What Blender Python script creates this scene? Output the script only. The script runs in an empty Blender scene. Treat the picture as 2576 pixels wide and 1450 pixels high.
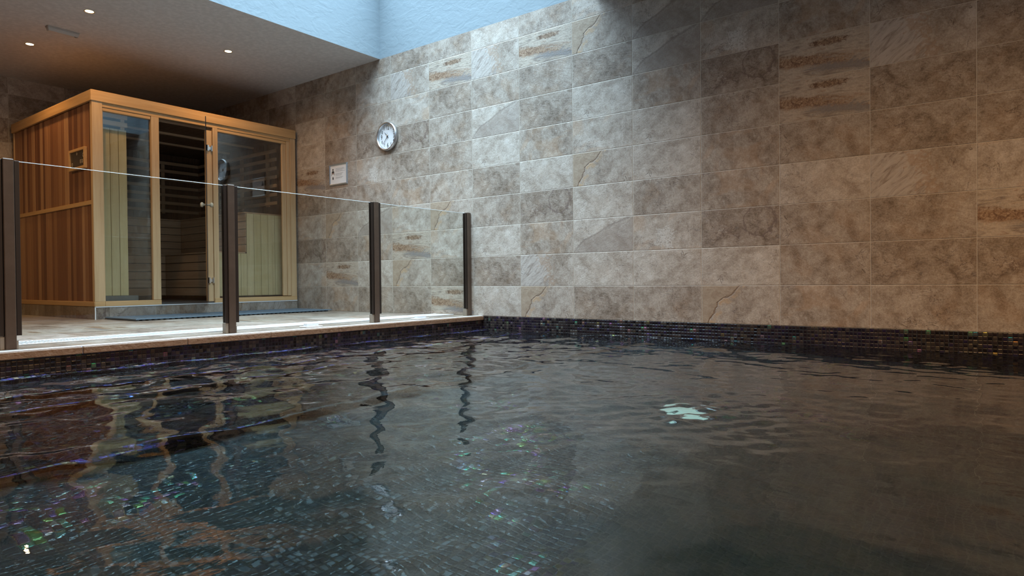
import bpy, bmesh, math, random
import numpy as np
from mathutils import Vector, Matrix
random.seed(7)
S = bpy.context.scene
COL = S.collection
PI = math.pi

# ---------------------------------------------------------------- camera
cam_d = bpy.data.cameras.new('camera'); cam = bpy.data.objects.new('camera', cam_d); COL.objects.link(cam)
cam_d.sensor_width = 36.0; cam_d.sensor_fit = 'HORIZONTAL'; cam_d.lens = 1645.2 / 2576 * 36.0
cam_d.clip_start = 0.02; cam_d.clip_end = 100
yaw, pitch, roll = -0.6472, -0.01143, -0.00944
f = Vector((math.sin(yaw)*math.cos(pitch), math.cos(yaw)*math.cos(pitch), math.sin(pitch)))
r = f.cross(Vector((0, 0, 1))).normalized(); u = r.cross(f)
r2 = r*math.cos(roll) + u*math.sin(roll); u2 = -r*math.sin(roll) + u*math.cos(roll)
M = Matrix(((r2.x, u2.x, -f.x, 1.948), (r2.y, u2.y, -f.y, -5.102), (r2.z, u2.z, -f.z, 0.355), (0, 0, 0, 1)))
cam.matrix_world = M
S.camera = cam

# ---------------------------------------------------------------- view, world, lights
S.view_settings.view_transform = 'Standard'; S.view_settings.look = 'None'
S.view_settings.gamma = 1.0; S.view_settings.use_curve_mapping = False
S.view_settings.exposure = 0.35
S.cycles.use_denoising = True
S.cycles.max_bounces = 9; S.cycles.diffuse_bounces = 4; S.cycles.glossy_bounces = 5
S.cycles.transmission_bounces = 6; S.cycles.transparent_max_bounces = 10
S.cycles.use_adaptive_sampling = True; S.cycles.adaptive_threshold = 0.02
S.cycles.sample_clamp_indirect = 6.0
w = bpy.data.worlds.new('world'); S.world = w; w.use_nodes = True
w.node_tree.nodes['Background'].inputs[0].default_value = (0.42, 0.66, 1.0, 1)
w.node_tree.nodes['Background'].inputs[1].default_value = 1.0

SX0, SX1, SY0, SY1, CEIL = -3.775, -0.95, -3.6, 0.0, 2.905    # light well opening in the ceiling

def area_light(name, loc, size, energy, color, rot=(0, 0, 0)):
    l = bpy.data.lights.new(name, 'AREA'); l.shape = 'RECTANGLE'; l.size, l.size_y = size
    l.energy = energy; l.color = color
    o = bpy.data.objects.new(name, l); COL.objects.link(o); o.location = loc; o.rotation_euler = rot
    return o
# daylight entering at the top of the light well
sky = area_light('skylight_daylight', ((SX0+SX1)/2, (SY0+SY1)/2, 3.95), (2.75, 3.5), 230, (0.60, 0.83, 1.0))
sky.data.spread = math.radians(115)
# added soft fill by the front wall, out of view, brightens the sauna front
area_light('added_front_fill', (5.15, -4.2, 1.5), (4.5, 1.7), 24, (0.86, 0.93, 1.0), (0, PI/2, 0))
WARM = (1.0, 0.57, 0.22)
SPOTS = [(-4.876, -2.573), (-6.29, -2.621), (-4.873, -1.21)]
def spot(loc, energy, size=2.9, blend=1.0):
    l = bpy.data.lights.new('downlight_bulb', 'SPOT'); l.energy = energy; l.color = WARM
    l.spot_size = size; l.spot_blend = blend; l.shadow_soft_size = 0.03
    o = bpy.data.objects.new('downlight_bulb', l); COL.objects.link(o); o.location = loc
    return o

# ---------------------------------------------------------------- node helper
class NT:
    def __init__(s, name):
        s.m = bpy.data.materials.new(name); s.m.use_nodes = True
        s.t = s.m.node_tree; s.t.nodes.clear()
        s.out = s.t.nodes.new('ShaderNodeOutputMaterial')
    def n(s, typ, **kw):
        nd = s.t.nodes.new(typ)
        for k, v in kw.items(): setattr(nd, k, v)
        return nd
    def link(s, a, b): s.t.links.new(a, b)
    def put(s, inp, v):
        if isinstance(v, bpy.types.NodeSocket): s.link(v, inp)
        elif v is not None: inp.default_value = v
    def math(s, op, a, b=None, c=None, clamp=False):
        nd = s.n('ShaderNodeMath', operation=op, use_clamp=clamp)
        s.put(nd.inputs[0], a)
        if b is not None: s.put(nd.inputs[1], b)
        if c is not None: s.put(nd.inputs[2], c)
        return nd.outputs[0]
    def vmath(s, op, a, b=None):
        nd = s.n('ShaderNodeVectorMath', operation=op); s.put(nd.inputs[0], a)
        if b is not None: s.put(nd.inputs[1], b)
        return nd.outputs[0]
    def mix(s, fac, a, b, mode='MIX'):
        nd = s.n('ShaderNodeMix', data_type='RGBA', blend_type=mode)
        s.put(nd.inputs[0], fac); s.put(nd.inputs[6], c4(a)); s.put(nd.inputs[7], c4(b))
        return nd.outputs[2]
    def noise(s, vec, scale, detail=4, rough=0.55, dist=0.0, dim='3D'):
        nd = s.n('ShaderNodeTexNoise', noise_dimensions=dim)
        s.put(nd.inputs['Vector'], vec); nd.inputs['Scale'].default_value = scale
        nd.inputs['Detail'].default_value = detail; nd.inputs['Roughness'].default_value = rough
        nd.inputs['Distortion'].default_value = dist
        return nd.outputs[0]
    def ramp(s, fac, stops, interp='LINEAR'):
        nd = s.n('ShaderNodeValToRGB'); cr = nd.color_ramp; cr.interpolation = interp
        while len(cr.elements) < len(stops): cr.elements.new(0.5)
        for e, (p, c) in zip(cr.elements, stops): e.position = p; e.color = c4(c)
        s.put(nd.inputs[0], fac); return nd.outputs[0]
    def step(s, x, a, b):       # smoothstep a..b
        nd = s.n('ShaderNodeMapRange', interpolation_type='SMOOTHSTEP')
        s.put(nd.inputs[0], x); s.put(nd.inputs[1], a); s.put(nd.inputs[2], b)
        return nd.outputs[0]
    def comb(s, x, y, z):
        nd = s.n('ShaderNodeCombineXYZ'); s.put(nd.inputs[0], x); s.put(nd.inputs[1], y); s.put(nd.inputs[2], z)
        return nd.outputs[0]
    def sep(s, v):
        nd = s.n('ShaderNodeSeparateXYZ'); s.put(nd.inputs[0], v); return nd.outputs
    def attr(s, name):
        nd = s.n('ShaderNodeAttribute', attribute_name=name); return nd
    def bump(s, h, strength=0.3, dist=0.01, normal=None):
        nd = s.n('ShaderNodeBump'); nd.inputs['Strength'].default_value = strength
        nd.inputs['Distance'].default_value = dist; s.put(nd.inputs['Height'], h)
        if normal is not None: s.link(normal, nd.inputs['Normal'])
        return nd.outputs[0]
    def bsdf(s, color, rough=0.5, metallic=0.0, normal=None, spec=0.5, coat=0.0, **kw):
        b = s.n('ShaderNodeBsdfPrincipled')
        s.put(b.inputs['Base Color'], c4(color)); s.put(b.inputs['Roughness'], rough)
        s.put(b.inputs['Metallic'], metallic); b.inputs['Specular IOR Level'].default_value = spec
        b.inputs['Coat Weight'].default_value = coat; b.inputs['Coat Roughness'].default_value = 0.1
        if normal is not None: s.link(normal, b.inputs['Normal'])
        for k, v in kw.items(): s.put(b.inputs[k], v)
        s.link(b.outputs[0], s.out.inputs[0]); return b
def c4(c):
    if isinstance(c, (tuple, list)) and len(c) == 3: return (c[0], c[1], c[2], 1)
    return c
def plain(name, color, rough=0.5, metallic=0.0, bump=None, spec=0.5, **kw):
    t = NT(name); nrm = None; col = color
    if bump:
        tc = t.n('ShaderNodeTexCoord').outputs['Object']
        nrm = t.bump(t.noise(tc, bump[0], 5, 0.6), bump[1], bump[2])
        col = t.mix(t.step(t.noise(tc, bump[0]*0.4, 4), 0.35, 0.7), tuple(x*0.9 for x in color), tuple(min(1, x*1.06) for x in color))
    t.bsdf(col, rough, metallic, nrm, spec, **kw); return t.m
def wood(name, lo, mid, hi, axis='Z', rough=0.5, scale=1.0, attr=False):
    t = NT(name); tc = t.n('ShaderNodeTexCoord').outputs['Object']
    mp = t.n('ShaderNodeMapping'); t.link(tc, mp.inputs[0])
    sc = {'X': (1.2, 26, 26), 'Y': (26, 1.2, 26), 'Z': (26, 26, 1.2)}[axis]
    mp.inputs['Scale'].default_value = [x*scale for x in sc]
    v = mp.outputs[0]
    if attr:
        sh = t.attr('shade'); off = t.vmath('SCALE', sh.outputs['Vector']); off.node.inputs[3].default_value = 40
        v = t.vmath('ADD', v, off)
    g = t.noise(v, 1.0, 5, 0.6, 0.6); g2 = t.noise(v, 4.5, 3, 0.7)
    g = t.math('ADD', t.math('MULTIPLY', g, 0.8), t.math('MULTIPLY', g2, 0.25))
    col = t.ramp(g, [(0.3, lo), (0.5, mid), (0.72, hi)])
    if attr:
        col = t.mix(1.0, col, sh.outputs['Color'], 'MULTIPLY')
    nrm = t.bump(g, 0.12, 0.004)
    t.bsdf(col, rough, 0, nrm, 0.35); return t.m

# ---------------------------------------------------------------- mesh helpers
def link_mesh(name, bm, mats, parent=None, loc=None, smooth=False):
    me = bpy.data.meshes.new(name); bm.to_mesh(me); bm.free()
    o = bpy.data.objects.new(name, me); COL.objects.link(o)
    for m in (mats if isinstance(mats, (list, tuple)) else [mats]): me.materials.append(m)
    if smooth:
        for p in me.polygons: p.use_smooth = True
    if parent is not None: o.parent = parent
    if loc is not None: o.location = loc
    return o
def tag(o, label, cat, group=None, kind=None):
    if label: o['label'] = label
    if cat: o['category'] = cat
    if group: o['group'] = group
    if kind: o['kind'] = kind
    return o
def struct(o, label=None):
    o['kind'] = 'structure'
    if label: o['label'] = label
    return o
def empty(name, loc, label, cat, group=None):
    o = bpy.data.objects.new(name, None); COL.objects.link(o); o.location = loc; o.empty_display_size = 0.1
    tag(o, label, cat, group); return o
def box(bm, a, b, bev=0.0, mat=0, seg=1):
    x0, x1 = sorted((a[0], b[0])); y0, y1 = sorted((a[1], b[1])); z0, z1 = sorted((a[2], b[2]))
    vs = [bm.verts.new(p) for p in [(x0,y0,z0),(x1,y0,z0),(x1,y1,z0),(x0,y1,z0),(x0,y0,z1),(x1,y0,z1),(x1,y1,z1),(x0,y1,z1)]]
    fs = [bm.faces.new([vs[i] for i in q]) for q in [(0,3,2,1),(4,5,6,7),(0,1,5,4),(1,2,6,5),(2,3,7,6),(3,0,4,7)]]
    for fc in fs: fc.material_index = mat
    if bev > 0:
        es = list({e for fc in fs for e in fc.edges})
        r_ = bmesh.ops.bevel(bm, geom=es, offset=bev, segments=seg, affect='EDGES', profile=0.6)
        for fc in r_['faces']: fc.material_index = mat
        return [fc for fc in r_['faces']] + [fc for fc in fs if fc.is_valid]
    return fs
def shade_layer(bm):
    return bm.faces.layers.float_vector.get('shade') or bm.faces.layers.float_vector.new('shade')
def sbox(bm, lay, a, b, sh, bev=0.0, mat=0):
    before = set(bm.faces); box(bm, a, b, bev, mat)
    for fc in bm.faces:
        if fc not in before: fc[lay] = sh
def lathe(bm, prof, n=32, axis='Z', origin=(0, 0, 0), mat=0, smooth=True):
    rings = []
    for (rr, h) in prof:
        ring = []
        for i in range(n):
            a = 2*PI*i/n; c, s_ = math.cos(a)*rr, math.sin(a)*rr
            p = {'Z': (c, s_, h), 'Y': (c, h, s_), 'X': (h, c, s_)}[axis]
            ring.append(bm.verts.new((p[0]+origin[0], p[1]+origin[1], p[2]+origin[2])))
        rings.append(ring)
    for k in range(len(rings)-1):
        for i in range(n):
            fc = bm.faces.new((rings[k][i], rings[k][(i+1) % n], rings[k+1][(i+1) % n], rings[k+1][i]))
            fc.smooth = smooth; fc.material_index = mat
    for ring in (rings[0], rings[-1]):
        try: fc = bm.faces.new(ring); fc.material_index = mat
        except ValueError: pass
    bmesh.ops.recalc_face_normals(bm, faces=bm.faces[:])
def quad(bm, ps, mat=0):
    fc = bm.faces.new([bm.verts.new(p) for p in ps]); fc.material_index = mat; return fc

# ---------------------------------------------------------------- stone tile material
def stone_material(name, gain=1.0, bump=0.5, rough=0.42):
    t = NT(name)
    uv = t.n('ShaderNodeUVMap', uv_map='UVMap').outputs[0]
    U, V, _ = t.sep(uv)
    at = t.attr('seed'); sd = at.outputs['Vector']; s1, s2, s3 = t.sep(sd)
    k1 = t.attr('kind_a').outputs['Vector']; A, B, C = t.sep(k1)
    k2 = t.attr('kind_b').outputs['Vector']; D, E_, G = t.sep(k2)
    P = t.comb(t.math('MULTIPLY', U, 2.0), V, t.math('MULTIPLY', s1, 37.0))
    big = t.noise(P, 1.5, 7, 0.55, 0.9)
    med = t.noise(P, 6.0, 8, 0.65, 0.4)
    fine = t.noise(P, 30.0, 6, 0.78, 0.3)
    micro = t.noise(P, 85.0, 4, 0.75, 0.0)
    Q = t.vmath('ADD', P, (7.3, 3.1, 0.0))
    warm = t.noise(Q, 1.2, 5, 0.5, 1.2)
    m = t.math('ADD', t.math('MULTIPLY', big, 0.42), t.math('ADD', t.math('MULTIPLY', med, 0.30), t.math('ADD', t.math('MULTIPLY', fine, 0.42), t.math('MULTIPLY', micro, 0.20))))
    m = t.math('SUBTRACT', m, 0.065)
    m = t.math('ADD', m, t.math('MULTIPLY', t.math('SUBTRACT', s2, 0.5), 0.15))
    col = t.ramp(m, [(0.43, (0.150, 0.108, 0.078)), (0.535, (0.300, 0.238, 0.188)), (0.63, (0.43, 0.362, 0.300)), (0.76, (0.62, 0.555, 0.485))])
    # tan veils
    wm = t.math('MULTIPLY', t.step(warm, 0.50, 0.68), t.math('MULTIPLY_ADD', s3, 0.45, 0.12))
    col = t.mix(wm, col, t.mix(0.5, col, (0.46, 0.27, 0.14)))
    # streaky scratches across the face
    ang = t.math('MULTIPLY', s2, 3.1)
    rot = t.n('ShaderNodeVectorRotate', rotation_type='Z_AXIS'); t.link(P, rot.inputs['Vector']); t.link(ang, rot.inputs['Angle'])
    st = t.n('ShaderNodeMapping'); t.link(rot.outputs[0], st.inputs[0]); st.inputs['Scale'].default_value = (4, 26, 1)
    streak = t.noise(st.outputs[0], 1.0, 6, 0.7, 0.5)
    col = t.mix(t.math('MULTIPLY', t.step(streak, 0.56, 0.72), 0.35), col, (0.17, 0.125, 0.10))
    col = t.mix(t.math('MULTIPLY', t.step(streak, 0.46, 0.30), 0.30), col, (0.60, 0.55, 0.50))
    # veins
    vn = t.noise(Q, 1.9, 5, 0.6, 1.6)
    vd = t.math('ABSOLUTE', t.math('SUBTRACT', vn, 0.47))
    vein = t.math('MULTIPLY', t.step(vd, 0.012, 0.002), t.step(t.noise(P, 1.3, 2), 0.52, 0.62))
    col = t.mix(t.math('MULTIPLY', vein, 0.75), col, (0.13, 0.09, 0.07))
    height = t.math('ADD', t.math('MULTIPLY', med, 0.6), t.math('ADD', t.math('MULTIPLY', streak, 0.30), t.math('MULTIPLY', fine, 0.5)))
    height = t.math('SUBTRACT', height, t.math('MULTIPLY', vein, 0.5))
    U2 = t.math('MULTIPLY', U, 2.0)
    # kind A: horizontal rust and slate streaks
    ma = t.n('ShaderNodeMapping'); t.link(P, ma.inputs[0]); ma.inputs['Scale'].default_value = (1.4, 6.5, 1)
    na = t.noise(ma.outputs[0], 1.3, 8, 0.68, 1.0)
    nb = t.noise(P, 15, 7, 0.75, 1.0)
    base_a = t.ramp(na, [(0.34, (0.25, 0.20, 0.17)), (0.45, (0.40, 0.325, 0.255)), (0.56, (0.50, 0.42, 0.34)), (0.70, (0.33, 0.22, 0.15))])
    slope = t.math('ADD', t.math('ADD', V, t.math('MULTIPLY', U, 0.16)), t.math('ADD', t.math('MULTIPLY', t.math('SUBTRACT', nb, 0.5), 0.26), t.math('MULTIPLY', t.math('SUBTRACT', na, 0.5), 0.4)))
    rustband = t.math('MULTIPLY', t.step(slope, 0.30, 0.40), t.step(slope, 0.66, 0.56))
    rust = t.math('MULTIPLY', rustband, t.step(t.math('SUBTRACT', t.math('ADD', na, t.math('MULTIPLY', nb, 0.6)), t.math('MULTIPLY', U, 0.36)), 0.46, 0.58))
    base_a = t.mix(rust, base_a, t.ramp(nb, [(0.38, (0.13, 0.068, 0.042)), (0.5, (0.30, 0.185, 0.115)), (0.62, (0.46, 0.34, 0.235))]))
    slate = t.math('MULTIPLY', t.math('MULTIPLY', t.step(slope, 0.14, 0.24), t.step(slope, 0.42, 0.34)), t.step(t.math('ADD', U, na), 0.78, 1.0))
    base_a = t.mix(t.math('MULTIPLY', slate, 0.8), base_a, (0.215, 0.195, 0.19))
    blob = t.math('ADD', t.math('POWER', t.math('MULTIPLY', t.math('SUBTRACT', U, 0.56), 3.4), 2), t.math('POWER', t.math('MULTIPLY', t.math('SUBTRACT', V, 0.80), 9.0), 2))
    base_a = t.mix(t.step(t.math('ADD', blob, t.math('MULTIPLY', t.math('SUBTRACT', nb, 0.5), 2.6)), 0.75, 0.25), base_a, t.ramp(nb, [(0.4, (0.12, 0.065, 0.042)), (0.56, (0.34, 0.23, 0.15))]))
    gr = t.math('MULTIPLY_ADD', fine, 1.1, 0.42)
    base_a = t.mix(1.0, base_a, t.comb(gr, gr, gr), 'MULTIPLY')
    col = t.mix(A, col, base_a)
    height = t.math('ADD', height, t.math('MULTIPLY', A, t.math('MULTIPLY', na, 0.9)))
    # kind B: pale flaked slate on the left with a rust seam
    rb = t.n('ShaderNodeVectorRotate', rotation_type='Z_AXIS'); t.link(P, rb.inputs['Vector']); rb.inputs['Angle'].default_value = -0.75
    mb = t.n('ShaderNodeMapping'); t.link(rb.outputs[0], mb.inputs[0]); mb.inputs['Scale'].default_value = (2.0, 8, 1)
    fl = t.noise(mb.outputs[0], 1.0, 7, 0.7, 0.8)
    edge_b = t.math('ADD', t.math('ADD', U, t.math('MULTIPLY', t.math('SUBTRACT', V, 0.5), 0.12)), t.math('ADD', t.math('MULTIPLY', t.math('SUBTRACT', big, 0.5), 0.8), t.math('MULTIPLY', t.math('SUBTRACT', med, 0.5), 0.5)))
    pb = t.math('MULTIPLY', B, t.step(edge_b, 0.52, 0.44))
    col = t.mix(t.math('MULTIPLY', pb, 0.85), col, t.ramp(fl, [(0.36, (0.26, 0.21, 0.175)), (0.48, (0.46, 0.405, 0.36)), (0.7, (0.56, 0.51, 0.46))]))
    seam = t.math('MULTIPLY', B, t.math('MULTIPLY', t.step(edge_b, 0.42, 0.47), t.step(edge_b, 0.56, 0.50)))
    col = t.mix(t.math('MULTIPLY', seam, 0.38), col, (0.36, 0.22, 0.13))
    height = t.math('ADD', height, t.math('MULTIPLY', B, t.math('MULTIPLY', fl, 0.6)))
    # kind C: sandy shelf with an orange curling rim
    curve = t.math('SUBTRACT', t.math('ADD', U, t.math('MULTIPLY', t.math('SUBTRACT', big, 0.5), 0.34)),
                   t.math('ADD', 0.10, t.math('MULTIPLY', t.math('POWER', V, 1.4), 0.38)))
    inside = t.step(curve, 0.02, -0.01)
    col = t.mix(t.math('MULTIPLY', C, inside), col, t.ramp(t.math('ADD', t.math('MULTIPLY', med, 0.6), t.math('MULTIPLY', fine, 0.4)), [(0.35, (0.30, 0.215, 0.15)), (0.65, (0.45, 0.36, 0.27))]))
    rim = t.math('MULTIPLY', t.step(curve, -0.01, 0.03), t.step(curve, 0.13, 0.05))
    col = t.mix(t.math('MULTIPLY', t.math('MULTIPLY', C, rim), t.step(med, 0.40, 0.62)), col, (0.46, 0.32, 0.20))
    lip = t.math('MULTIPLY', C, t.step(t.math('ABSOLUTE', curve), 0.022, 0.004))
    col = t.mix(t.math('MULTIPLY', lip, 0.6), col, (0.16, 0.10, 0.07))
    height = t.math('SUBTRACT', height, t.math('MULTIPLY', lip, 0.9))
    # kind D: dark ring stains
    du = t.math('SUBTRACT', U2, 1.50); dv = t.math('SUBTRACT', V, 0.66)
    rd = t.math('SQRT', t.math('ADD', t.math('MULTIPLY', du, du), t.math('MULTIPLY', dv, dv)))
    rd = t.math('ADD', rd, t.math('MULTIPLY', t.math('SUBTRACT', med, 0.5), 0.42))
    ring = t.math('MULTIPLY', D, t.step(t.math('ABSOLUTE', t.math('SUBTRACT', rd, 0.38)), 0.05, 0.006))
    col = t.mix(t.math('MULTIPLY', ring, 0.8), col, (0.17, 0.12, 0.10))
    zig = t.math('ABSOLUTE', t.math('SUBTRACT', V, t.math('ADD', 0.42, t.math('MULTIPLY', t.math('SUBTRACT', med, 0.5), 1.3))))
    zigm = t.math('MULTIPLY', D, t.math('MULTIPLY', t.step(zig, 0.07, 0.01), t.math('MULTIPLY', t.step(U, 0.12, 0.2), t.step(U, 0.56, 0.46))))
    col = t.mix(t.math('MULTIPLY', zigm, 0.75), col, (0.15, 0.10, 0.08))
    # kind E: sweeping diagonal wave
    de = t.math('SUBTRACT', t.math('ADD', V, t.math('MULTIPLY', t.math('SUBTRACT', big, 0.5), 0.35)), t.math('MULTIPLY', t.math('POWER', U, 0.7), 1.05))
    we = t.math('MULTIPLY', E_, t.step(de, 0.10, -0.16))
    col = t.mix(t.math('MULTIPLY', we, 0.5), col, (0.27, 0.215, 0.18))
    we2 = t.math('MULTIPLY', E_, t.step(t.math('ABSOLUTE', de), 0.06, 0.0))
    col = t.mix(t.math('MULTIPLY', we2, 0.45), col, (0.15, 0.11, 0.09))
    # kind G: pale lace patch
    gu = t.math('SUBTRACT', U2, 0.95); gv = t.math('SUBTRACT', V, 0.34)
    rg = t.math('SQRT', t.math('ADD', t.math('MULTIPLY', gu, gu), t.math('MULTIPLY', gv, gv)))
    rg = t.math('ADD', rg, t.math('MULTIPLY', t.math('SUBTRACT', med, 0.5), 0.9))
    lace = t.math('MULTIPLY', G, t.step(rg, 0.32, 0.22))
    lc = t.ramp(t.noise(P, 16, 4, 0.6, 1.5), [(0.38, (0.34, 0.28, 0.23)), (0.47, (0.60, 0.55, 0.49)), (0.7, (0.66, 0.61, 0.55))])
    col = t.mix(t.math('MULTIPLY', lace, 0.85), col, lc)
    height = t.math('ADD', height, t.math('MULTIPLY', lace, 0.4))
    # grout joint
    eu = t.math('MULTIPLY', t.math('MINIMUM', U, t.math('SUBTRACT', 1.0, U)), t.attr('width').outputs['Fac'])
    ev = t.math('MULTIPLY', t.math('MINIMUM', V, t.math('SUBTRACT', 1.0, V)), t.attr('height').outputs['Fac'])
    eg = t.math('MINIMUM', eu, ev)
    g = t.step(eg, 0.0022, 0.0012)
    col = t.mix(g, col, (0.62, 0.55, 0.46))
    if gain != 1.0: col = t.mix(1.0, col, (gain, gain, gain), 'MULTIPLY')
    height = t.math('ADD', t.math('MULTIPLY', height, t.math('SUBTRACT', 1.0, g)), t.math('MULTIPLY', t.step(eg, 0.0, 0.005), 0.7))
    nrm = t.bump(height, bump, 0.006)
    rgh = t.math('ADD', rough - 0.1, t.math('MULTIPLY', med, 0.25))
    t.bsdf(col, rgh, 0, nrm, 0.3)
    return t.m

SEEDS = [(random.random(), random.random(), random.random()) for _ in range(13)]
def tiled(name, mat, cells, tris=False):
    """cells: list of (corner points p00,p10,p11,p01, w, h, seed, kindA, kindB) -> one mesh, one face per tile"""
    bm = bmesh.new(); uvl = bm.loops.layers.uv.new('UVMap')
    L = {k: bm.faces.layers.float_vector.new(k) for k in ('seed', 'kind_a', 'kind_b')}
    lw = bm.faces.layers.float.new('width'); lh = bm.faces.layers.float.new('height')
    for (ps, uvs, w_, h_, sd, ka, kb) in cells:
        fc = bm.faces.new([bm.verts.new(p) for p in ps])
        for lp, q in zip(fc.loops, uvs): lp[uvl].uv = q
        fc[L['seed']] = sd; fc[L['kind_a']] = ka; fc[L['kind_b']] = kb; fc[lw] = w_; fc[lh] = h_
    return link_mesh(name, bm, mat)
KA = {'A': (1, 0, 0), 'B': (0, 1, 0), 'C': (0, 0, 1)}; KB = {'D': (1, 0, 0), 'E': (0, 1, 0), 'G': (0, 0, 1)}
KSEED = {'A': SEEDS[0], 'B': SEEDS[1], 'C': SEEDS[2], 'D': SEEDS[3], 'E': SEEDS[4], 'G': SEEDS[5]}
FORCE = {(-5,7):'A', (-3,7):'A', (1,5):'A', (1,4):'A', (3,1):'A', (-6,1):'A', (-8,0):'A', (-5,-1):'A', (-9,4):'A',
         (-6,7):'B', (-4,7):'B', (-3,0):'B', (2,5):'B', (2,2):'B', (-10,2):'B',
         (-3,-1):'C', (-2,3):'C', (0,-1):'C', (-2,7):'C', (-5,2):'C', (-8,2):'C', (-6,0):'C',
         (-7,5):'D', (-3,2):'D', (0,5):'D', (0,1):'D', (-6,5):'D', (3,0):'D', (-9,1):'D',
         (-2,1):'E', (-1,6):'E', (-4,5):'E', (0,7):'E', (-7,2):'E', (-1,7):'E',
         (-1,1):'G', (0,6):'G', (-7,4):'G'}
PLAIN = {(0,2):6, (0,3):6, (-3,1):6, (1,-1):6, (-1,3):7, (-1,4):7, (0,0):7, (2,1):8, (1,1):9, (1,0):9, (3,-1):9, (2,-1):10, (-1,-1):10}
def tile_grid(axis, const, u0, u1, v0, v1, tw=0.6, th=0.3, uo=0.0, vo=0.0, force=False, holes=()):
    """axis 'Y': wall plane y=const spanned by x,z; 'X': plane x=const spanned by y,z; 'Z': plane z=const spanned by x,y"""
    out = []
    i0, i1 = math.floor((u0-uo)/tw+1e-6), math.ceil((u1-uo)/tw-1e-6)
    j0, j1 = math.floor((v0-vo)/th+1e-6), math.ceil((v1-vo)/th-1e-6)
    for i in range(i0, i1):
        for j in range(j0, j1):
            a0, a1 = max(u0, uo+i*tw), min(u1, uo+(i+1)*tw); b0, b1 = max(v0, vo+j*th), min(v1, vo+(j+1)*th)
            if a1-a0 < 1e-4 or b1-b0 < 1e-4: continue
            k = FORCE.get((i, j-1)) if force else None
            ka = kb = (0, 0, 0)
            rr = random.random()
            if k is None and (not force) and rr < 0.4: k = random.choice('ABCDEG')
            if k:
                ka = KA.get(k, ka); kb = KB.get(k, kb); sd = KSEED[k]
            else:
                sd = SEEDS[PLAIN[(i, j-1)]] if force and (i, j-1) in PLAIN else random.choice(SEEDS[3:])
            uvs = [((a-uo)/tw-i, (b-vo)/th-j) for a, b in ((a0, b0), (a1, b0), (a1, b1), (a0, b1))]
            if random.random() < (0.3 if force else 0.5) and k is None: uvs = [(1-p, 1-q) for p, q in uvs]
            pts = [(a, b) for a, b in ((a0, b0), (a1, b0), (a1, b1), (a0, b1))]
            if axis == 'Y': ps = [(a, const, b) for a, b in pts]
            elif axis == 'X': ps = [(const, a, b) for a, b in pts]
            else: ps = [(a, b, const) for a, b in pts]
            out.append((ps, uvs, tw, th, sd, ka, kb))
    return out

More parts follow.
